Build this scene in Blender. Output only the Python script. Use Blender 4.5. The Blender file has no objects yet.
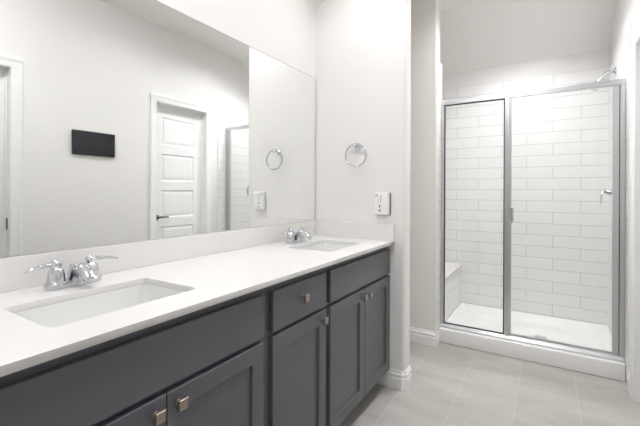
import bpy, bmesh, math, random
from mathutils import Vector, Matrix

SC = bpy.context.scene
COL = SC.collection
R = math.radians

# ------------------------------------------------------------------ camera
H = 1.21
CAMX = 1.3875
cd = bpy.data.cameras.new('camera')
cd.sensor_width = 36.0
cd.lens = 36.0 * 366.55 / 640.0
cd.shift_y = -(213.0 - 191.35) / 640.0
cd.clip_start = 0.01
cam = bpy.data.objects.new('camera', cd)
COL.objects.link(cam)
cam.matrix_world = (Matrix.Translation((CAMX, 0.0, H)) @ Matrix.Rotation(R(31.77), 4, 'Z')
                    @ Matrix.Rotation(R(90), 4, 'X') @ Matrix.Rotation(R(0.25), 4, 'Z'))
SC.camera = cam

# ------------------------------------------------------------------ world, exposure, light strengths
w = bpy.data.worlds.new('world'); SC.world = w; w.use_nodes = True
w.node_tree.nodes['Background'].inputs[0].default_value = (1, .98, .95, 1)
w.node_tree.nodes['Background'].inputs[1].default_value = 4.0
SC.view_settings.view_transform = 'Standard'
SC.view_settings.look = 'None'
SC.view_settings.gamma = 1
SC.view_settings.use_curve_mapping = False
SC.view_settings.exposure = 1.1
CAN = 8.0          # emission strength of the downlight over the nearer sink
FARCAN = 330.0       # downlight over the far sink
MIDFILL = 36.0       # added fill lamp above the middle of the floor
DOMEFILL = 22.0         # emission strength of the added dome-shaped fill lamp
FRONTFILL = 125.0      # added fill lamp in front of the shower
SHOWERCAN = 520.0
LIGHTCOL = (.985, .99, 1.02)


# ------------------------------------------------------------------ materials
def lin(r, g, b):
    f = lambda c: c / 12.92 if c <= .04045 else ((c + .055) / 1.055) ** 2.4
    return (f(r / 255), f(g / 255), f(b / 255), 1)


def mat(name, rgb, rough=.5, metal=0.0, spec=.5, coat=0.0, bump=None, vary=None):
    m = bpy.data.materials.new(name); m.use_nodes = True
    nt = m.node_tree; b = nt.nodes['Principled BSDF']
    b.inputs['Base Color'].default_value = lin(*rgb)
    b.inputs['Roughness'].default_value = rough
    b.inputs['Metallic'].default_value = metal
    b.inputs['Specular IOR Level'].default_value = spec
    b.inputs['Coat Weight'].default_value = coat
    tc = nt.nodes.new('ShaderNodeTexCoord')
    if vary:
        sc, amt = vary
        n = nt.nodes.new('ShaderNodeTexNoise'); n.inputs['Scale'].default_value = sc; n.inputs['Detail'].default_value = 6
        nt.links.new(tc.outputs['Object'], n.inputs['Vector'])
        r = nt.nodes.new('ShaderNodeValToRGB')
        c = lin(*rgb)
        r.color_ramp.elements[0].position = .3; r.color_ramp.elements[1].position = .7
        r.color_ramp.elements[0].color = tuple(x * (1 - amt) for x in c[:3]) + (1,)
        r.color_ramp.elements[1].color = tuple(min(1, x * (1 + amt)) for x in c[:3]) + (1,)
        nt.links.new(n.outputs['Fac'], r.inputs['Fac']); nt.links.new(r.outputs['Color'], b.inputs['Base Color'])
    if bump:
        sc, st, di = bump
        n = nt.nodes.new('ShaderNodeTexNoise'); n.inputs['Scale'].default_value = sc; n.inputs['Detail'].default_value = 2
        nt.links.new(tc.outputs['Object'], n.inputs['Vector'])
        bp = nt.nodes.new('ShaderNodeBump'); bp.inputs['Strength'].default_value = st; bp.inputs['Distance'].default_value = di
        nt.links.new(n.outputs['Fac'], bp.inputs['Height']); nt.links.new(bp.outputs['Normal'], b.inputs['Normal'])
    return m


def tile_mat(name, axes, origin, bw, rh, mortar, c1, c2, cm, rough, noise=None, offset=.5):
    """running bond tiles; axes = which object coordinates run along a row and across rows"""
    m = bpy.data.materials.new(name); m.use_nodes = True
    nt = m.node_tree; b = nt.nodes['Principled BSDF']; L = nt.links.new
    tc = nt.nodes.new('ShaderNodeTexCoord'); sp = nt.nodes.new('ShaderNodeSeparateXYZ'); L(tc.outputs['Object'], sp.inputs[0])
    cb = nt.nodes.new('ShaderNodeCombineXYZ')
    for i in range(2):
        ma = nt.nodes.new('ShaderNodeMath'); ma.operation = 'SUBTRACT'; ma.inputs[1].default_value = origin[i]
        L(sp.outputs['XYZ'.index(axes[i])], ma.inputs[0]); L(ma.outputs[0], cb.inputs[i])
    br = nt.nodes.new('ShaderNodeTexBrick'); L(cb.outputs[0], br.inputs['Vector'])
    br.offset = offset; br.offset_frequency = 2; br.squash = 1
    br.inputs['Scale'].default_value = 1; br.inputs['Mortar Size'].default_value = mortar; br.inputs['Mortar Smooth'].default_value = .1
    br.inputs['Bias'].default_value = 0; br.inputs['Brick Width'].default_value = bw; br.inputs['Row Height'].default_value = rh
    br.inputs['Color1'].default_value = lin(*c1); br.inputs['Color2'].default_value = lin(*c2); br.inputs['Mortar'].default_value = lin(*cm)
    col = br.outputs['Color']
    if noise:
        # soft cloudy stone figure, streaked across the tile
        mp = nt.nodes.new('ShaderNodeMapping'); mp.inputs['Scale'].default_value = (1.6, 5.0, 1); mp.inputs['Rotation'].default_value = (0, 0, .5)
        L(tc.outputs['Object'], mp.inputs['Vector'])
        n = nt.nodes.new('ShaderNodeTexNoise'); n.inputs['Scale'].default_value = 1.6; n.inputs['Detail'].default_value = 9; n.inputs['Roughness'].default_value = .62
        n.inputs['Distortion'].default_value = .6
        L(mp.outputs[0], n.inputs['Vector'])
        r = nt.nodes.new('ShaderNodeValToRGB'); r.color_ramp.elements[0].position = .3; r.color_ramp.elements[1].position = .7
        r.color_ramp.elements[0].color = (1 - noise, 1 - noise, 1 - noise * 1.05, 1); r.color_ramp.elements[1].color = (1 + noise, 1 + noise, 1 + noise, 1)
        L(n.outputs['Fac'], r.inputs['Fac'])
        mx = nt.nodes.new('ShaderNodeMix'); mx.data_type = 'RGBA'; mx.blend_type = 'MULTIPLY'; mx.inputs[0].default_value = 1
        L(col, mx.inputs[6]); L(r.outputs['Color'], mx.inputs[7]); col = mx.outputs[2]
    L(col, b.inputs['Base Color'])
    b.inputs['Roughness'].default_value = rough
    bp = nt.nodes.new('ShaderNodeBump'); bp.inputs['Strength'].default_value = .5; bp.inputs['Distance'].default_value = .0015; bp.invert = True
    L(br.outputs['Fac'], bp.inputs['Height']); L(bp.outputs['Normal'], b.inputs['Normal'])
    return m


def glass_mat(name):
    m = bpy.data.materials.new(name); m.use_nodes = True
    nt = m.node_tree; L = nt.links.new
    nt.nodes.remove(nt.nodes['Principled BSDF'])
    out = nt.nodes['Material Output']
    t = nt.nodes.new('ShaderNodeBsdfTransparent'); t.inputs[0].default_value = (.985, .99, .985, 1)
    g = nt.nodes.new('ShaderNodeBsdfGlossy'); g.inputs['Roughness'].default_value = .0
    ge = nt.nodes.new('ShaderNodeNewGeometry'); dt = nt.nodes.new('ShaderNodeVectorMath'); dt.operation = 'DOT_PRODUCT'
    L(ge.outputs['Incoming'], dt.inputs[0]); L(ge.outputs['Normal'], dt.inputs[1])
    prev = dt.outputs['Value']                      # Schlick reflectance, the same from both sides of the pane
    for op, v in (('ABSOLUTE', None), ('SUBTRACT', 1.0), ('POWER', 5.0), ('MULTIPLY_ADD', .5)):
        n = nt.nodes.new('ShaderNodeMath'); n.operation = op
        if op == 'SUBTRACT': n.inputs[0].default_value = 1.0; L(prev, n.inputs[1])
        else:
            L(prev, n.inputs[0])
            if v is not None: n.inputs[1].default_value = v
        if op == 'MULTIPLY_ADD': n.inputs[2].default_value = .018
        prev = n.outputs[0]
    f = n
    mx = nt.nodes.new('ShaderNodeMixShader')
    L(f.outputs[0], mx.inputs[0]); L(t.outputs[0], mx.inputs[1]); L(g.outputs[0], mx.inputs[2]); L(mx.outputs[0], out.inputs[0])
    return m


def emit_mat(name, col, st):
    m = bpy.data.materials.new(name); m.use_nodes = True
    b = m.node_tree.nodes['Principled BSDF']
    b.inputs['Base Color'].default_value = (.9, .9, .9, 1)
    b.inputs['Emission Color'].default_value = col + (1,)
    b.inputs['Emission Strength'].default_value = st
    return m


M = {}
M['wall'] = mat('wall_paint', (240, 238, 235), .6, bump=(140, .12, .002))
M['ceiling'] = mat('ceiling_paint', (242, 240, 236), .7, bump=(120, .12, .002))
M['alcove'] = mat('alcove_paint', (238, 235, 228), .6, bump=(140, .12, .002))  # same paint as the walls, darkened slightly for the alcove's shade
M['trim'] = mat('trim_enamel', (246, 246, 244), .3)
M['door'] = mat('door_enamel', (246, 246, 245), .35)
M['cab'] = mat('cabinet_paint', (96, 98, 103), .38, vary=(3.0, .03))
M['cabin'] = mat('cabinet_inside', (52, 52, 54), .6)
M['quartz'] = mat('white_quartz', (234, 232, 229), .22, vary=(9.0, .012))
M['ceramic'] = mat('white_ceramic', (236, 236, 234), .1)
M['acrylic'] = mat('white_acrylic', (249, 248, 246), .25)
M['chrome'] = mat('polished_chrome', (212, 214, 218), .07, 1.0)
M['satin'] = mat('satin_chrome', (208, 208, 210), .3, 1.0)
M['nickel'] = mat('brushed_nickel', (164, 153, 141), .32, 1.0)
M['dark_nickel'] = mat('dark_nickel', (120, 114, 108), .3, 1.0)
M['mirror'] = mat('mirror_silver', (250, 251, 250), .0, 1.0)
M['mirror_edge'] = mat('mirror_edge', (120, 124, 122), .3)
M['glass'] = glass_mat('clear_glass')
M['gasket'] = mat('black_gasket', (38, 38, 42), .45)
M['black'] = mat('black_plastic', (22, 22, 24), .4)
M['screen'] = mat('black_screen', (34, 35, 40), .16)
M['plastic'] = mat('white_plastic', (244, 244, 243), .35)
M['ink'] = mat('grey_ink', (120, 120, 122), .6)  # print on the wall box, and its painted shadow
M['ink_dark'] = mat('dark_ink', (62, 62, 66), .6)
M['rubber'] = mat('dark_rubber', (30, 30, 32), .6)
M['lamp'] = emit_mat('lamp_lens', LIGHTCOL, CAN)
M['lamp_far'] = emit_mat('far_lamp_lens', LIGHTCOL, FARCAN)
M['lamp_mid'] = emit_mat('mid_lamp_lens', LIGHTCOL, MIDFILL)
M['lamp_front'] = emit_mat('front_lamp_lens', LIGHTCOL, FRONTFILL)
M['dome'] = emit_mat('dome_lens', LIGHTCOL, DOMEFILL)
M['lamp_shower'] = emit_mat('shower_lamp_lens', LIGHTCOL, SHOWERCAN)
W1, W2, WG = (240, 239, 237), (237, 236, 234), (186, 183, 178)
TL, TH, TZ = .4046, .1016, .118
M['tile_x'] = tile_mat('subway_tile_back', 'XZ', (.622 + TL / 2, TZ), TL, TH, .0016, W1, W2, WG, .3)
M['tile_y'] = tile_mat('subway_tile_side', 'YZ', (3.84, TZ), TL, TH, .0016, W1, W2, WG, .3)
M['floor'] = tile_mat('floor_tile', 'YX', (2.6 + .305, .02), .61, .305, .0022, (185, 181, 175), (180, 176, 170), (199, 195, 188), .42, noise=.13)


# ------------------------------------------------------------------ geometry helpers
def link(name, me, m, parent=None):
    o = bpy.data.objects.new(name, me); COL.objects.link(o)
    if m is not None:
        for x in (m if isinstance(m, (list, tuple)) else [m]):
            me.materials.append(x)
    if parent is not None:
        o.parent = parent
    return o


def obj(name, bm, m, parent=None, smooth=False):
    me = bpy.data.meshes.new(name)
    bmesh.ops.recalc_face_normals(bm, faces=bm.faces)
    bm.to_mesh(me); bm.free()
    if smooth:
        for p in me.polygons: p.use_smooth = True
        try: me.set_sharp_from_angle(angle=R(38))
        except Exception: pass
    return link(name, me, m, parent)


def box(bm, x0, x1, y0, y1, z0, z1, bev=0.0, seg=2, mi=0):
    t = bmesh.new()
    vs = [t.verts.new((x, y, z)) for z in (z0, z1) for (x, y) in ((x0, y0), (x1, y0), (x1, y1), (x0, y1))]
    for f in ((3, 2, 1, 0), (4, 5, 6, 7), (0, 1, 5, 4), (1, 2, 6, 5), (2, 3, 7, 6), (3, 0, 4, 7)):
        t.faces.new([vs[i] for i in f])
    if bev: bmesh.ops.bevel(t, geom=t.edges[:], offset=bev, segments=seg, profile=.5, affect='EDGES')
    merge(bm, t, mi)


def merge(bm, t, mi=0, mtx=None):
    if mtx is not None: bmesh.ops.transform(t, matrix=mtx, verts=t.verts)
    mp = {v: bm.verts.new(v.co) for v in t.verts}
    for f in t.faces:
        try:
            n = bm.faces.new([mp[v] for v in f.verts]); n.material_index = mi
        except ValueError: pass
    t.free()


def B(*a, **k):
    bm = bmesh.new(); box(bm, *a, **k); return bm


def frame_from(d):
    d = d.normalized()
    up = Vector((0, 0, 1)) if abs(d.z) < .95 else Vector((1, 0, 0))
    r = d.cross(up).normalized(); u = r.cross(d).normalized()
    return r, u


def rings(bm, loops, close=True, mi=0):
    """skin consecutive loops of points"""
    vl = [[bm.verts.new(p) for p in l] for l in loops]
    n = len(vl[0])
    for a, b in zip(vl, vl[1:]):
        for i in range(n):
            f = bm.faces.new((a[i], a[(i + 1) % n], b[(i + 1) % n], b[i])); f.material_index = mi
    if close:
        f = bm.faces.new(list(reversed(vl[0]))); f.material_index = mi
        f = bm.faces.new(vl[-1]); f.material_index = mi


def tube(bm, pts, rad, seg=14, closed=False, mi=0):
    pts = [Vector(p) for p in pts]; n = len(pts)
    rr = rad if isinstance(rad, (list, tuple)) else [rad] * n
    loops = []; prev = None
    for i, p in enumerate(pts):
        if closed: d = pts[(i + 1) % n] - pts[i - 1]
        else: d = pts[min(i + 1, n - 1)] - pts[max(i - 1, 0)]
        d.normalize()
        if prev is None: r, u = frame_from(d)
        else:
            r = prev - d * prev.dot(d); r.normalize(); u = r.cross(d)
        prev = r
        loops.append([p + (r * math.cos(2 * math.pi * k / seg) + u * math.sin(2 * math.pi * k / seg)) * rr[i] for k in range(seg)])
    if closed:
        loops.append(loops[0])
        vl = [[bm.verts.new(p) for p in l] for l in loops[:-1]]
        for i in range(n):
            a, b = vl[i], vl[(i + 1) % n]
            for k in range(seg): bm.faces.new((a[k], a[(k + 1) % seg], b[(k + 1) % seg], b[k]))
    else: rings(bm, loops, True, mi)


def lathe(bm, prof, org=(0, 0, 0), axis=(0, 0, 1), seg=28, mi=0):
    """prof = [(radius, height)] along axis from org"""
    a = Vector(axis).normalized(); r, u = frame_from(a); o = Vector(org)
    rings(bm, [[o + a * h + (r * math.cos(2 * math.pi * k / seg) + u * math.sin(2 * math.pi * k / seg)) * max(q, 1e-4) for k in range(seg)]
               for q, h in prof], True, mi)


def prism(bm, prof, axis, a0, a1, mi=0):
    """extrude a 2D profile along an axis. axis 'Y': prof=(x,z); 'X': prof=(y,z); 'Z': prof=(x,y)"""
    def P(p, t): return {'Y': (p[0], t, p[1]), 'X': (t, p[0], p[1]), 'Z': (p[0], p[1], t)}[axis]
    rings(bm, [[P(p, a0) for p in prof], [P(p, a1) for p in prof]], True, mi)


def rrect(x0, x1, y0, y1, r, seg=5):
    pts = []
    for cx, cy, a in ((x1 - r, y1 - r, 0), (x0 + r, y1 - r, 90), (x0 + r, y0 + r, 180), (x1 - r, y0 + r, 270)):
        for k in range(seg + 1):
            t = R(a + 90 * k / seg); pts.append((cx + r * math.cos(t), cy + r * math.sin(t)))
    return pts


def loft_sections(bm, secs, n=20, power=2.6):
    """secs = [(centre, side vector*halfwidth, up vector*halfheight)] superellipse sections"""
    loops = []
    for c, s, u in secs:
        c, s, u = Vector(c), Vector(s), Vector(u); l = []
        for k in range(n):
            t = 2 * math.pi * k / n; ct, st = math.cos(t), math.sin(t)
            l.append(c + s * math.copysign(abs(ct) ** (2 / power), ct) + u * math.copysign(abs(st) ** (2 / power), st))
        loops.append(l)
    rings(bm, loops)


def thing(name, label, cat, loc=(0, 0, 0), group=None):
    o = bpy.data.objects.new(name, None); COL.objects.link(o); o.location = loc; o.empty_display_size = .05
    o['label'] = label; o['category'] = cat
    if group: o['group'] = group
    return o


def tag(o, label, cat, group=None):
    o['label'] = label; o['category'] = cat
    if group: o['group'] = group
    return o


def struct(name, bm, m, parent=None, smooth=False):
    o = obj(name, bm, m, parent, smooth)
    if parent is None: o['kind'] = 'structure'
    return o


def part(name, bm, m, root, smooth=False):
    """part whose geometry is given in world coordinates, parented to an Empty placed at its location"""
    o = obj(name, bm, m, root, smooth)
    p = Vector((0, 0, 0)); r = root
    while r is not None: p += r.location; r = r.parent
    o.data.transform(Matrix.Translation(-p))
    return o


def dup(root, loc, label, group=None):
    r = root.copy(); COL.objects.link(r); r.location = loc; r['label'] = label
    if group: r['group'] = group
    for ch in list(root.children):
        c = ch.copy(); COL.objects.link(c); c.parent = r
        for g in ch.children:
            d = g.copy(); COL.objects.link(d); d.parent = c
    return r


# ------------------------------------------------------------------ dimensions
XR = 1.8314            # right wall
YE, YE2 = 2.175, 2.29  # end wall stub (front and back)
XS = .652              # free edge of the stub and of the alcove wall
YA, YA2 = 2.925, 3.065 # alcove wall beside the shower
YB = 3.84              # shower back wall
XSL = .32              # hidden left wall of the shower
ZC = 2.81              # flat ceiling
YREAR = -1.3
HC = .906              # counter top

# ------------------------------------------------------------------ room shell
struct('floor', B(-.12, XR + .14, YREAR - .12, YB + .12, -.12, 0), M['floor'])
bm = bmesh.new()
# ceiling: low slope over the vanity, flat middle, 45 degree slope over the shower
XK, ZK = .46, 2.487
box(bm, XK, XR + .12, YREAR - .12, 3.30, ZC, ZC + .12)
prism(bm, [(-.12, ZK - .12 * (ZC - ZK) / XK), (XK, ZC), (XK, ZC + .12), (-.12, ZC + .12)], 'Y', YREAR - .12, 3.30)
YK = 3.30         # fold of the ceiling above the shower
prism(bm, [(YK, ZC), (YB + .12, ZC - .75 * (YB + .12 - YK)), (YB + .12, ZC + .12), (YK, ZC + .12)], 'X', -.12, XR + .12)
struct('ceiling', bm, M['ceiling'])
struct('wall_left', B(-.12, 0, YREAR - .12, YB + .12, 0, ZK), M['wall'])
struct('wall_rear', B(0, XR, YREAR - .12, YREAR, 0, ZC), M['wall'])
# near stub at the other end of the vanity (left of the view)
struct('wall_near', B(0, XS, .09, .203, 0, ZC), M['wall'])
# end wall with rounded free corner
bm = bmesh.new()
rc = .022
pr = [(0, YE), (XS - rc, YE)]
for k in range(1, 7):
    t = R(-90 + 90 * k / 6); pr.append((XS - rc + rc * math.cos(t), YE + rc + rc * math.sin(t)))
for k in range(0, 7):
    t = R(90 * k / 6); pr.append((XS - rc + rc * math.cos(t), YE2 - rc + rc * math.sin(t)))
pr += [(0, YE2)]
prism(bm, pr, 'Z', 0, ZC)
struct('wall_end', bm, M['wall'], smooth=True)
struct('wall_alcove', B(0, XS - .012, YA, YA2, 0, ZC), M['alcove'])
struct('wall_shower_left', B(XSL - .1, XSL, YA2, YB, 0, 2.7), M['wall'])
struct('wall_shower_back', B(0, XR, YB, YB + .12, 0, 2.7), M['wall'])
# right wall with two door openings
D1 = (.37, 1.052); D2 = (2.16, 2.794); DH = 2.085
bm = bmesh.new()
for y0, y1, z0, z1 in ((YREAR - .12, D1[0], 0, ZC), (D1[0], D1[1], DH, ZC), (D1[1], D2[0], 0, ZC), (D2[0], D2[1], DH, ZC), (D2[1], YB + .12, 0, ZC)):
    box(bm, XR, XR + .12, y0, y1, z0, z1)
struct('wall_right', bm, M['wall'])

# tile facing (about 10 mm thick) of the shower walls, up to 2.25 m
TZ1 = TZ + 21 * TH
struct('wall_tile_back', B(XSL, XR, YB - .011, YB - .0005, .112, TZ1), M['tile_x'])
bm = B(XR - .011, XR - .0005, 2.955, YB - .011, 0, TZ1)
struct('wall_tile_right', bm, M['tile_y'])
struct('trim_1', B(XR - .013, XR - .0005, 2.945, 2.955, 0, TZ1 + .004, bev=.003), M['trim'])
bm = B(XS - .0115, XS, YA + .022, YA2 + .02, 0, TZ1)
struct('wall_tile_jamb', bm, M['tile_y'])
struct('trim_2', B(XS - .0115, XS + .002, YA + .012, YA + .022, .112, TZ1 + .004, bev=.002), M['trim'])


def baseboard(name, pts, h=.112, th=.016):
    """stepped baseboard profile along a polyline (outward normal on the right of the travel direction)"""
    prof = [(0, 0), (th, 0), (th, h * .56), (th * .62, h * .62), (th * .62, h * .68), (th * .92, h * .73), (th * .92, h * .80), (th * .5, h * .88), (th * .5, h * .93), (th * .35, h), (0, h)]
    bm = bmesh.new(); P = [Vector(p) for p in pts]; loops = []
    for i, p in enumerate(P):
        ds = []
        if i > 0: ds.append((P[i] - P[i - 1]).normalized())
        if i < len(P) - 1: ds.append((P[i + 1] - P[i]).normalized())
        ns = [Vector((d.y, -d.x)) for d in ds]
        n = sum(ns, Vector((0, 0))); n.normalize(); n *= 1 / max(.3, n.dot(ns[0]))
        loops.append([Vector((p.x + n.x * o, p.y + n.y * o, z)) for o, z in prof])
    rings(bm, loops)
    return struct(name, bm, M['trim'])


c = .02
baseboard('baseboard_end', [(.48, YE), (XS - c, YE), (XS, YE + c), (XS, YE2 - c), (XS - c, YE2), (.02, YE2)])
baseboard('baseboard_alcove', [(.02, YA), (XS - .012, YA), (XS - .012, 3.017)])
baseboard('baseboard_right', [(XR, 2.944), (XR, D2[1] + .066)])
baseboard('baseboard_right_middle', [(XR, D2[0] - .066), (XR, D1[1] + .066)])


# doors of the right wall: casing, jamb lining, slab with five raised panels, lever handle
def casing(n, y0, y1, zt, wd=.055):
    bm = bmesh.new()
    def leg(a, b):
        # profile across the casing: thick outer edge, thin inner edge
        pr = [(XR, a), (XR - .017, a), (XR - .019, a + (b - a) * .15), (XR - .012, a + (b - a) * .55), (XR - .010, b), (XR, b)]
        prism(bm, pr, 'Z', 0, zt + .02)
    leg(y1 + wd, y1 - .004); leg(y0 - wd, y0 + .004)
    pr = [(XR, zt + wd), (XR - .017, zt + wd), (XR - .019, zt + wd * .85), (XR - .012, zt + wd * .4), (XR - .010, zt - .004), (XR, zt - .004)]
    prism(bm, pr, 'Y', y0 - wd, y1 + wd)
    return struct('trim_%d' % n, bm, M['trim'])


def jamb(n, y0, y1, zt, xs):
    bm = bmesh.new()
    box(bm, XR - .008, XR + .12, y1 - .012, y1 - .0005, 0, zt)
    box(bm, XR - .008, XR + .12, y0 + .0005, y0 + .012, 0, zt)
    box(bm, XR - .008, XR + .12, y0 + .012, y1 - .012, zt - .012, zt - .0005)
    # stop strips
    box(bm, xs - .014, xs - .001, y1 - .022, y1 - .012, 0, zt - .012)
    box(bm, xs - .014, xs - .001, y0 + .012, y0 + .022, 0, zt - .012)
    box(bm, xs - .014, xs - .001, y0 + .022, y1 - .022, zt - .022, zt - .012)
    return struct('trim_%d' % n, bm, M['trim'])


def door(n, y0, y1, zt, xs, ylever, sgn):
    d = bpy.data.objects.new('door_%d' % n, None); COL.objects.link(d); d.location = (xs, (y0 + y1) / 2, 0); d['kind'] = 'structure'
    ya, yb, za, zb = y0 + .014, y1 - .014, .006, zt - .014
    bm = bmesh.new()
    st = .105
    panels = [(.21 + .365 * k, .21 + .365 * k + .275) for k in range(5)]
    zs = [za] + [z for p in panels for z in p] + [zb]
    # stiles and rails, recessed field with a raised bevelled panel
    box(bm, xs, xs + .035, ya, ya + st, za, zb); box(bm, xs, xs + .035, yb - st, yb, za, zb)
    for k in range(0, len(zs), 2):
        box(bm, xs, xs + .035, ya + st, yb - st, zs[k], zs[k + 1])
    for p0, p1 in panels:
        a, b = ya + st, yb - st
        def lp(i, x): return [Vector((x, a + i, p0 + i)), Vector((x, b - i, p0 + i)), Vector((x, b - i, p1 - i)), Vector((x, a + i, p1 - i))]
        L = [lp(0, xs), lp(.010, xs + .008), lp(.016, xs + .008), lp(.036, xs + .003)]
        rings(bm, L, close=False); bm.faces.new([bm.verts.new(p) for p in L[-1]])
    part('door_slab', bm, M['door'], d)
    bm = bmesh.new()
    zl = .945
    lathe(bm, [(.027, 0), (.027, .006), (.022, .011), (.011, .014), (.010, .045)], (xs, ylever, zl), (-1, 0, 0))
    secs = []
    for t in [0, .1, .3, .6, .85, 1]:
        secs.append(((xs - .047 + .006 * t * t, ylever + sgn * (-.010 + .115 * t), zl + .004 * math.sin(t * 3)), (-(.007 - .001 * t), 0, 0), (0, 0, .010 - .003 * t)))
    loft_sections(bm, secs)
    part('door_handle', bm, M['dark_nickel'], d, True)
    return d


casing(3, D1[0], D1[1], DH); casing(4, D2[0], D2[1], DH)
jamb(5, D1[0], D1[1], DH, XR + .072); jamb(6, D2[0], D2[1], DH, XR + .072)
d = door(1, D1[0], D1[1], DH, XR + .072, D1[1] - .075, -1)
bm = bmesh.new(); box(bm, XR + .030, XR + .060, D1[1] - .0145, D1[1] - .0118, .93, 1.01, bev=.001)
part('strike_plate', bm, M['dark_nickel'], d)
door(2, D2[0], D2[1], DH, XR + .072, D2[0] + .068, 1)

# ------------------------------------------------------------------ vanity cabinets
CX0, CXF, CXD = .004, .541, .561      # back, face frame front, door face


def shaker_door(bm, y0, y1, z0, z1):
    w_ = .058
    def lp(i, x, j=None): return [Vector((x, y0 + i, z0 + i)), Vector((x, y1 - i, z0 + i)), Vector((x, y1 - i, z1 - i)), Vector((x, y0 + i, z1 - i))]
    rings(bm, [lp(0, CXF + .001), lp(0, CXD - .002), lp(.002, CXD), lp(w_ - .002, CXD), lp(w_, CXD - .002), lp(w_ + .001, CXD - .010)])


def knob(parent, y, z):
    bm = bmesh.new()
    lathe(bm, [(.0085, 0), (.0085, .002), (.0055, .004), (.0055, .017)], (CXD, y, z), (1, 0, 0), 16)
    def lp(i, x): return [Vector((x, y - i, z - i)), Vector((x, y + i, z - i)), Vector((x, y + i, z + i)), Vector((x, y - i, z + i))]
    rings(bm, [lp(.011, CXD + .015), lp(.0145, CXD + .018), lp(.0145, CXD + .023), lp(.0125, CXD + .0255), lp(.0115, CXD + .0255), lp(.0105, CXD + .0245)])
    return part('knob', bm, M['nickel'], parent)


def cabinet(label, y0, y1, fy0, fy1, kind, name):
    root = thing(name, label, 'cabinet', ((CX0 + CXF) / 2, (y0 + y1) / 2, 0), 'vanity base cabinets')
    bm = bmesh.new(); t = .016
    zt = .885
    for a, b in ((y0, y0 + t), (y1 - t, y1)):
        prism(bm, [(CX0, .001), (.47, .001), (.47, .10), (CXF - .02, .10), (CXF - .02, zt), (CX0, zt)], 'Y', a, b)
    box(bm, CX0, CX0 + .006, y0 + t, y1 - t, .1, zt)
    box(bm, CX0 + .006, CXF - .02, y0 + t, y1 - t, .1, .116)
    # face frame
    z_mid = .697
    s0, s1 = (fy0 - y0) + .012, (y1 - fy1) + .012
    box(bm, CXF - .02, CXF, y0, y0 + s0, .10, zt); box(bm, CXF - .02, CXF, y1 - s1, y1, .10, zt)
    box(bm, CXF - .02, CXF, y0 + s0, y1 - s1, .84, zt); box(bm, CXF - .02, CXF, y0 + s0, y1 - s1, z_mid - .018, z_mid + .018)
    box(bm, CXF - .02, CXF, y0 + s0, y1 - s1, .10, .128)
    part('carcass', bm, M['cab'], root)
    part('toe_kick', B(.455, .469, y0 + t, y1 - t, .001, .1), M['cab'], root)
    fz0, fz1 = .706, .853
    f = part('drawer_front', B(CXF + .001, CXD, fy0, fy1, fz0, fz1, bev=.0025), M['cab'], root)
    if kind == 'drawer':
        knob(f, (fy0 + fy1) / 2, .787)
    dz0, dz1 = .109, .690
    if kind == 'drawer':
        bm = bmesh.new(); shaker_door(bm, fy0, fy1, dz0, dz1)
        dr = part('door', bm, M['cab'], root); knob(dr, fy1 - .036, .653)
    else:
        ym = (fy0 + fy1) / 2
        for a, b, k in ((fy0, ym - .0012, -1), (ym + .0012, fy1, 1)):
            bm = bmesh.new(); shaker_door(bm, a, b, dz0, dz1)
            dr = part('door', bm, M['cab'], root); knob(dr, ym + k * .033, .653)
    return root


cabinet('dark grey double-door sink cabinet under the nearer basin', .206, .9955, .214, .974, 'sink', 'sink_cabinet')
cabinet('narrow dark grey cabinet with one knobbed drawer over a single door', .9965, 1.4095, 1.022, 1.392, 'drawer', 'drawer_cabinet')
cabinet('dark grey double-door sink cabinet against the towel ring wall', 1.4105, 2.1735, 1.429, 2.165, 'sink', 'sink_cabinet')

# ------------------------------------------------------------------ countertop with two cutouts
SX0, SX1 = .192, .462
SY = [(.372, .772), (1.588, 1.992)]
cu = bpy.data.curves.new('counter_outline', 'CURVE'); cu.dimensions = '2D'; cu.fill_mode = 'BOTH'
def spl(pts):
    s = cu.splines.new('POLY'); s.points.add(len(pts) - 1)
    for q, p in zip(s.points, pts): q.co = (p[0], p[1], 0, 1)
    s.use_cyclic_u = True
spl([(.003, .206), (.586, .206), (.586, YE - .002), (.003, YE - .002)])
for a, b in SY: spl(rrect(SX0, SX1, a, b, .022))
cu.extrude = .0085; cu.bevel_depth = .0015; cu.bevel_resolution = 2; cu.offset = -.0015
tmp = bpy.data.objects.new('tmp', cu); COL.objects.link(tmp)
dg = bpy.context.evaluated_depsgraph_get(); dg.update()
me = bpy.data.meshes.new_from_object(tmp.evaluated_get(dg)); bpy.data.objects.remove(tmp); bpy.data.curves.remove(cu)
me.name = 'countertop'; me.materials.clear()
me.transform(Matrix.Translation((0, 0, HC - .010)))
ct = link('countertop', me, M['quartz'])
tag(ct, 'long white quartz vanity countertop holding two sinks, with backsplash along the mirror', 'countertop')
ZS = 1.0075
obj('backsplash', B(.002, .020, .206, YE - .022, HC + .0004, ZS, bev=.0015), M['quartz'], ct)
obj('side_splash', B(.002, .586, YE - .021, YE - .002, HC + .0004, ZS, bev=.0015), M['quartz'], ct)


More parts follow.
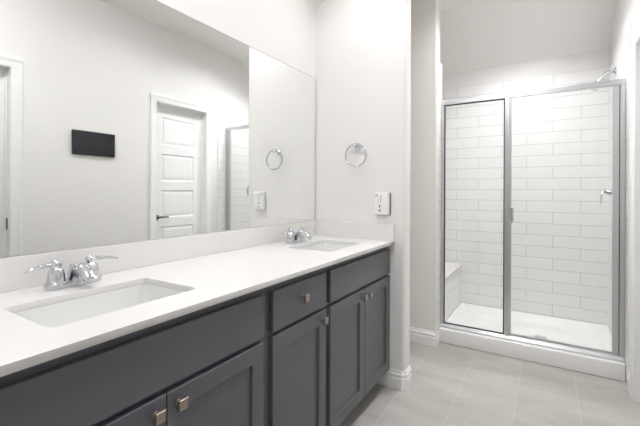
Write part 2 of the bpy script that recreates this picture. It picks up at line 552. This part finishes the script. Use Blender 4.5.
# ------------------------------------------------------------------ sinks
def sink(label, a, b):
    z0 = HC - .0202
    root = thing('sink', label, 'sink', ((SX0 + SX1) / 2, (a + b) / 2, z0), 'undermount sinks of the vanity')
    x0, x1, y0, y1 = SX0 - .004, SX1 + .004, a - .004, b + .004
    bm = bmesh.new()
    L = [(-.02, -.012, .03), (-.02, 0, .03), (.0052, 0, .024), (.0056, -.004, .024), (.012, -.07, .035), (.022, -.105, .05), (.040, -.128, .055), (.07, -.138, .05), (.12, -.141, .012)]
    loops = []
    for i, z, r in L:
        loops.append([Vector((p[0], p[1], z0 + z)) for p in rrect(x0 + i, x1 - i, y0 + i, y1 - i, r)])
    rings(bm, loops, close=False)
    f = bm.faces.new(list(bm.verts)[-24:])
    o = part('basin', bm, M['ceramic'], root, True)
    sm = o.modifiers.new('thickness', 'SOLIDIFY'); sm.thickness = .006; sm.offset = -1
    cx, cy = (SX0 + SX1) / 2 - .01, (a + b) / 2
    bm = bmesh.new(); lathe(bm, [(.03, 0), (.031, .003), (.027, .0045), (.022, .002), (.018, .002), (.017, .006), (.001, .0085)], (cx, cy, z0 - .1405))
    part('drain', bm, M['chrome'], root, True)


sink('rectangular white undermount sink nearest the camera, in front of the nearer faucet', *SY[0])
sink('rectangular white undermount sink at the far end of the counter by the towel ring', *SY[1])


# ------------------------------------------------------------------ faucets
def make_faucet(label, cy):
    cx = .092
    root = thing('faucet', label, 'faucet', (cx, cy, HC + .001), 'chrome two-handle faucets')
    z = HC + .001
    bm = bmesh.new()
    # base plate: stadium shape, rising slightly under the handles
    def st(i, zz): return [Vector((p[0], p[1], zz)) for p in rrect(cx - .027 + i, cx + .027 - i, cy - .083 + i, cy + .083 - i, .0265 - i, 8)]
    rings(bm, [st(0, z), st(0, z + .010), st(.0015, z + .016), st(.004, z + .0185)])
    part('base_plate', bm, M['chrome'], root, True)
    # spout: side profile swept over a tapering width
    ctr = [(.004, .012, .017, .026), (.008, .030, .0175, .026), (.020, .044, .018, .025), (.036, .052, .018, .023), (.054, .053, .0175, .021),
           (.072, .048, .017, .019), (.088, .039, .0165, .016), (.098, .031, .016, .013), (.103, .026, .0155, .011)]
    secs = []
    for i, (dx, dz, hw, hh) in enumerate(ctr):
        p0 = ctr[max(i - 1, 0)]; p1 = ctr[min(i + 1, len(ctr) - 1)]
        d = Vector((p1[0] - p0[0], 0, p1[1] - p0[1])).normalized(); up = Vector((-d.z, 0, d.x))
        secs.append(((cx + dx, cy, z + dz), (0, hw * 1.1, 0), up * hh))
    bm = bmesh.new(); loft_sections(bm, secs, 24, 3.2)
    part('spout', bm, M['chrome'], root, True)
    for s in (-1, 1):
        hy = cy + s * .051
        bm = bmesh.new()
        lathe(bm, [(.0235, .0175), (.0245, .020), (.0242, .028), (.0230, .042), (.0200, .054), (.0155, .0605), (.0135, .063), (.0160, .067), (.0175, .073), (.0165, .079), (.0115, .085), (.002, .0875)], (cx, hy, z))
        h = part('handle', bm, M['chrome'], root, True)
        bm = bmesh.new(); secs = []
        for t, wd, hh in ((-.06, .009, .008), (.15, .0085, .0075), (.35, .0075, .0068), (.6, .0085, .0066), (.82, .0105, .006), (.95, .0095, .005), (1, .005, .003)):
            dirv = Vector((.18, s, 0)).normalized(); side = Vector((-dirv.y, dirv.x, 0))
            p = Vector((cx, hy, z + .074)) + dirv * (.084 * t) + Vector((0, 0, .004 * math.sin(t * math.pi) - .009 * t))
            secs.append((p, side * wd, Vector((0, 0, hh))))
        loft_sections(bm, secs, 16, 2.2)
        part('lever', bm, M['chrome'], h, True)
    bm = bmesh.new(); tube(bm, [(cx - .016, cy, z + .015), (cx - .016, cy, z + .055)], .0028, 10); lathe(bm, [(.003, 0), (.006, .004), (.006, .01), (.003, .013)], (cx - .016, cy, z + .052), seg=14)
    part('lift_rod', bm, M['chrome'], root, True)
    return root


fc = make_faucet('chrome two-lever faucet behind the sink nearest the camera', .588)
dup(fc, (.112, 1.787, HC + .001), 'chrome two-lever faucet behind the far sink, near the mirror corner')

# ------------------------------------------------------------------ mirror
mr = thing('wall_mirror', 'large frameless wall mirror above the vanity backsplash', 'mirror', (.001, 1.18, ZS + .002))
ZM = 2.0
part('mirror_backing', B(.001, .006, .215, YE - .010, ZS + .001, ZM), M['mirror_edge'], mr)
part('mirror_glass', B(.0061, .0068, .2165, YE - .0125, ZS + .0015, ZM - .0025), M['mirror'], mr)

# ------------------------------------------------------------------ towel ring
tr = thing('towel_ring', 'chrome towel ring hanging on the white end wall', 'towel ring', (.333, YE, 1.50))
rz = 1.505
bm = bmesh.new()
lathe(bm, [(.024, 0), (.024, .005), (.019, .010), (.0115, .016), (.0095, .040), (.0115, .046), (.0135, .054), (.0115, .062), (.004, .066)], (.333, YE - .0005, rz), (0, -1, 0))
part('wall_mount', bm, M['chrome'], tr, True)
bm = bmesh.new()
rr, rcz = .072, rz - .062
pts = [(.340 + rr * math.sin(2 * math.pi * k / 48), YE - .050 - .0 * k, rcz + rr * math.cos(2 * math.pi * k / 48)) for k in range(48)]
tube(bm, pts, .0056, 12, closed=True)
part('ring', bm, M['chrome'], tr, True)

# ------------------------------------------------------------------ white box with printed marks on the end wall
wb = thing('wall_box', 'white plastic box with small dark printed marks, on the end wall above the counter', 'wall box', (.515, YE, 1.063))
x0, x1, z0, z1 = .462, .556, 1.066, 1.205
yfb = YE - .036
bm = bmesh.new()
box(bm, x0, x1, yfb, YE - .004, z0, z1, bev=.006, seg=3)
part('housing', bm, M['plastic'], wb, True)
part('back_plate', B(x0 + .004, x1 + .006, YE - .0045, YE - .0005, z0 - .003, z1 - .002, bev=.0015), M['ink'], wb)  # grey plate offset right and down, stands in for the box's shadow
bm = bmesh.new()
yf = yfb - .0006
def mark(a, b, c_, d_): box(bm, x0 + a, x0 + b, yf, yfb + .001, z0 + c_, z0 + d_)
for k, ln in enumerate((.007, .005, .008, .004, .006, .007, .005, .006, .004)):      # column of tiny upright lettering
    mark(.044, .044 + ln, .082 + k * .005, .0845 + k * .005)
for k, ln in enumerate((.005, .006, .004)):
    mark(.028, .028 + ln, .078 + k * .006, .0805 + k * .006)
part('printed_text', bm, M['ink'], wb)
bm = bmesh.new()
tri = [(x0 + .010, z0 + .113), (x0 + .028, z0 + .113), (x0 + .019, z0 + .129)]
for i in range(3):
    a, b = Vector((tri[i][0], yf, tri[i][1])), Vector((tri[(i + 1) % 3][0], yf, tri[(i + 1) % 3][1]))
    tube(bm, [a, b], .0010, 6)
part('arrow_mark', bm, M['ink'], wb)
bm = bmesh.new()
mark(.034, .042, .046, .052); mark(.034, .042, .054, .060); mark(.034, .042, .020, .030); mark(.036, .040, .031, .034)
part('button_mark', bm, M['ink_dark'], wb)

# ------------------------------------------------------------------ black panel on the right wall (seen in the mirror)
sp_ = thing('wall_screen', 'black rectangular screen on the right wall, seen in the mirror', 'screen', (XR, 1.598, 1.496))
part('screen_bezel', B(XR - .022, XR - .001, 1.430, 1.766, 1.497, 1.693, bev=.005), M['black'], sp_)
part('screen_glass', B(XR - .0232, XR - .0221, 1.437, 1.759, 1.504, 1.686, bev=.0004), M['screen'], sp_)

# ------------------------------------------------------------------ shower: pan, bench, enclosure, head, valve
pan = thing('shower_pan', 'white acrylic shower pan with raised front curb', 'shower pan', (1.25, 3.45, 0))
PX0, PX1 = .6655, XR - .012
bm = bmesh.new()
def lp(i, z, f): return [Vector((p[0], p[1], z)) for p in rrect(PX0 + i, PX1 - i, 3.108 + f, YB - .013 - i, .001 + i * .35, 4)]
rings(bm, [lp(0, .001, 0), lp(0, .112, 0), lp(.012, .115, .002), lp(.018, .113, .006), lp(.055, .055, .022), lp(.075, .046, .04), lp(.20, .040, .12)])
part('basin', bm, M['acrylic'], pan, True)
part('curb', B(XS - .002, XR - .0125, 3.017, 3.1075, .001, .112, bev=.006, seg=3), M['acrylic'], pan, True)
bm = bmesh.new(); lathe(bm, [(.045, 0), (.045, .002), (.04, .0035), (.001, .0035)], (1.35, 3.45, .0402))
part('drain', bm, M['satin'], pan, True)

bn = thing('shower_bench', 'tiled shower bench with white slab seat in the left end of the shower', 'bench', (.49, 3.45, 0))
part('bench_front', B(XSL + .002, .664, 3.1095, YB - .013, .001, .477), M['tile_y'], bn)
part('seat_slab', B(XSL + .002, .678, 3.1095, YB - .013, .4775, .499, bev=.004), M['quartz'], bn)

YF = 3.072   # centre of the frame
en = thing('shower_enclosure', 'chrome framed glass shower door with fixed side panel standing on the curb', 'shower door', (1.24, YF, .112))
ZF0, ZF1 = .1125, 1.952
XL, XRJ = XS + .0015, XR - .0125
bm = bmesh.new()
pr = [(YF - .018, 1.914), (YF + .018, 1.914), (YF + .018, 1.944), (YF + .012, 1.952), (YF - .012, 1.952), (YF - .018, 1.944)]
prism(bm, pr, 'X', XL, XRJ)
part('header', bm, M['satin'], en)
bm = bmesh.new()
pr = [(YF - .022, ZF0), (YF + .018, ZF0), (YF + .018, ZF0 + .030), (YF - .006, ZF0 + .030), (YF - .022, ZF0 + .010)]
prism(bm, pr, 'X', XL, XRJ)
part('sill', bm, M['satin'], en)
part('side_jamb', B(XL, XL + .022, YF - .016, YF + .016, ZF0 + .0305, 1.9135, bev=.002), M['satin'], en)
part('side_jamb', B(XRJ - .028, XRJ, YF - .016, YF + .016, ZF0 + .0305, 1.9135, bev=.002), M['satin'], en)
part('center_post', B(1.117, 1.150, YF - .016, YF + .016, ZF0 + .0305, 1.9135, bev=.003), M['satin'], en)
fp = part('fixed_panel', B(XL + .024, 1.115, YF - .003, YF + .003, ZF0 + .032, 1.912), M['glass'], en)
bm = bmesh.new(); a, b, g = XL + .0225, 1.1165, .007
z0, z1 = ZF0 + .0308, 1.9132
box(bm, a, a + g, YF - .007, YF + .007, z0, z1); box(bm, b - g, b, YF - .007, YF + .007, z0, z1)
box(bm, a + g, b - g, YF - .007, YF + .007, z0, z0 + g); box(bm, a + g, b - g, YF - .007, YF + .007, z1 - g, z1)
o = part('gasket', bm, M['gasket'], en); 
o['label'] = 'black rubber gasket round the fixed glass'
# swinging door
dx0, dx1 = 1.152, XRJ - .031
dz0, dz1 = ZF0 + .034, 1.910
dr = part('glass_door', B(dx0 + .008, dx1 - .016, YF - .003, YF + .003, dz0 + .012, dz1 - .004), M['glass'], en)
bm = bmesh.new()
box(bm, dx0, dx0 + .010, YF - .011, YF + .011, dz0, dz1, bev=.002)
box(bm, dx1 - .034, dx1, YF - .013, YF + .013, dz0, dz1, bev=.003)
box(bm, dx0 + .010, dx1 - .034, YF - .008, YF + .008, dz0, dz0 + .014, bev=.002)
dfm = part('door_frame', bm, M['satin'], dr)
bm = bmesh.new()
box(bm, dx1 + .0005, dx1 + .0025, YF - .010, YF + .010, dz0, dz1)
part('hinge_seal', bm, M['gasket'], dr)
bm = bmesh.new()
box(bm, 1.160, 1.178, YF - .040, YF - .030, .985, 1.092, bev=.004); box(bm, 1.164, 1.174, YF - .031, YF - .0035, .992, 1.085, bev=.002)
part('pull_handle', bm, M['chrome'], dr)

YV = 3.488
sh = thing('showerhead', 'chrome shower head on a bent arm high on the right shower wall', 'shower head', (XR - .011, YV, 2.115))
bm = bmesh.new(); lathe(bm, [(.032, 0), (.031, .004), (.022, .010), (.012, .016)], (XR - .0115, YV, 2.115), (-1, 0, 0))
part('flange', bm, M['chrome'], sh, True)
bm = bmesh.new()
arm = [(XR - .02, YV, 2.115), (XR - .05, YV, 2.116), (XR - .070, YV, 2.110), (XR - .088, YV, 2.095), (XR - .104, YV, 2.074), (XR - .116, YV, 2.056)]
tube(bm, arm, .0105, 14)
part('arm', bm, M['chrome'], sh, True)
bm = bmesh.new(); dv = Vector((-.62, 0, -.78)).normalized()
lathe(bm, [(.012, 0), (.015, .006), (.015, .014), (.012, .018), (.018, .028), (.036, .055), (.040, .060), (.040, .068), (.034, .071), (.001, .071)], (XR - .112, YV, 2.060), dv)
part('spray_head', bm, M['chrome'], sh, True)

va = thing('shower_valve', 'round chrome shower valve with lever on the right shower wall', 'valve', (XR - .011, YV, 1.21))
bm = bmesh.new(); lathe(bm, [(.080, 0), (.079, .004), (.060, .010), (.030, .014), (.024, .018), (.022, .045), (.018, .052), (.001, .054)], (XR - .0115, YV, 1.212), (-1, 0, 0))
part('escutcheon', bm, M['chrome'], va, True)
bm = bmesh.new()
loft_sections(bm, [((XR - .066, YV - .002, 1.222), (.011, 0, 0), (0, .011, .003)), ((XR - .082, YV - .008, 1.215), (.010, 0, .004), (0, .011, 0)), ((XR - .096, YV - .016, 1.185), (.007, 0, .003), (0, .010, 0)),
                   ((XR - .100, YV - .022, 1.145), (.006, 0, 0), (0, .010, 0)), ((XR - .101, YV - .024, 1.125), (.004, 0, 0), (0, .006, 0))], 16)
part('lever', bm, M['chrome'], va, True)
part('lever_hub', B(XR - .077, XR - .062, YV - .013, YV + .011, 1.203, 1.230, bev=.004), M['chrome'], va)


# ------------------------------------------------------------------ ceiling lights (above the frame): downlights and added fill lamps
def can(x, y, z, label, m, r=.075, tilt=None, sk=.05):
    t = thing('recessed_light', label, 'ceiling light', (x, y, z))
    bm = bmesh.new()
    lathe(bm, [(r, .001), (r + .014, .001), (r + .013, sk - .002), (r + .010, sk), (r + .004, sk), (r + .002, sk - .003), (r, .0012)], (0, 0, 0), (0, 0, -1), 36)
    a = obj('trim_ring', bm, M['trim'], t, True)
    bm = bmesh.new(); lathe(bm, [(r - .001, .0015), (r - .001, .007), (.001, .009)], (0, 0, 0), (0, 0, -1), 36)
    b = obj('lens', bm, m, t)
    if tilt: t.rotation_euler = tilt
    return t


can(.50, 1.82, ZC - .001, 'recessed ceiling light above the far sink', M['lamp_far'], r=.028, sk=.03)
can(.56, .60, ZC - .001, 'recessed ceiling light above the nearer sink', M['lamp'])
can(1.15, 2.78, ZC - .001, 'recessed ceiling light in front of the shower', M['lamp_front'])  # added to brighten the shower tiles and the curb
can(1.22, 3.21, ZC - .001, 'recessed ceiling light inside the shower', M['lamp_shower'], r=.045, sk=.06)
can(1.2, 1.9, ZC - .001, 'recessed ceiling light above the open floor', M['lamp_mid'])  # added to even out light on floor and lower walls
dm = thing('dome_light', 'round flush dome ceiling light beside the vanity', 'ceiling light', (1.0, .55, ZC))  # invented fixture, added as broad soft fill
bm = bmesh.new(); lathe(bm, [(.20, .001), (.20, .025), (.18, .03)], (1.0, .55, ZC), (0, 0, -1), 40)
part('pan', bm, M['satin'], dm, True)
bm = bmesh.new(); lathe(bm, [(.178, .031), (.170, .055), (.13, .08), (.07, .094), (.001, .098)], (1.0, .55, ZC), (0, 0, -1), 40)
part('diffuser', bm, M['dome'], dm, True)
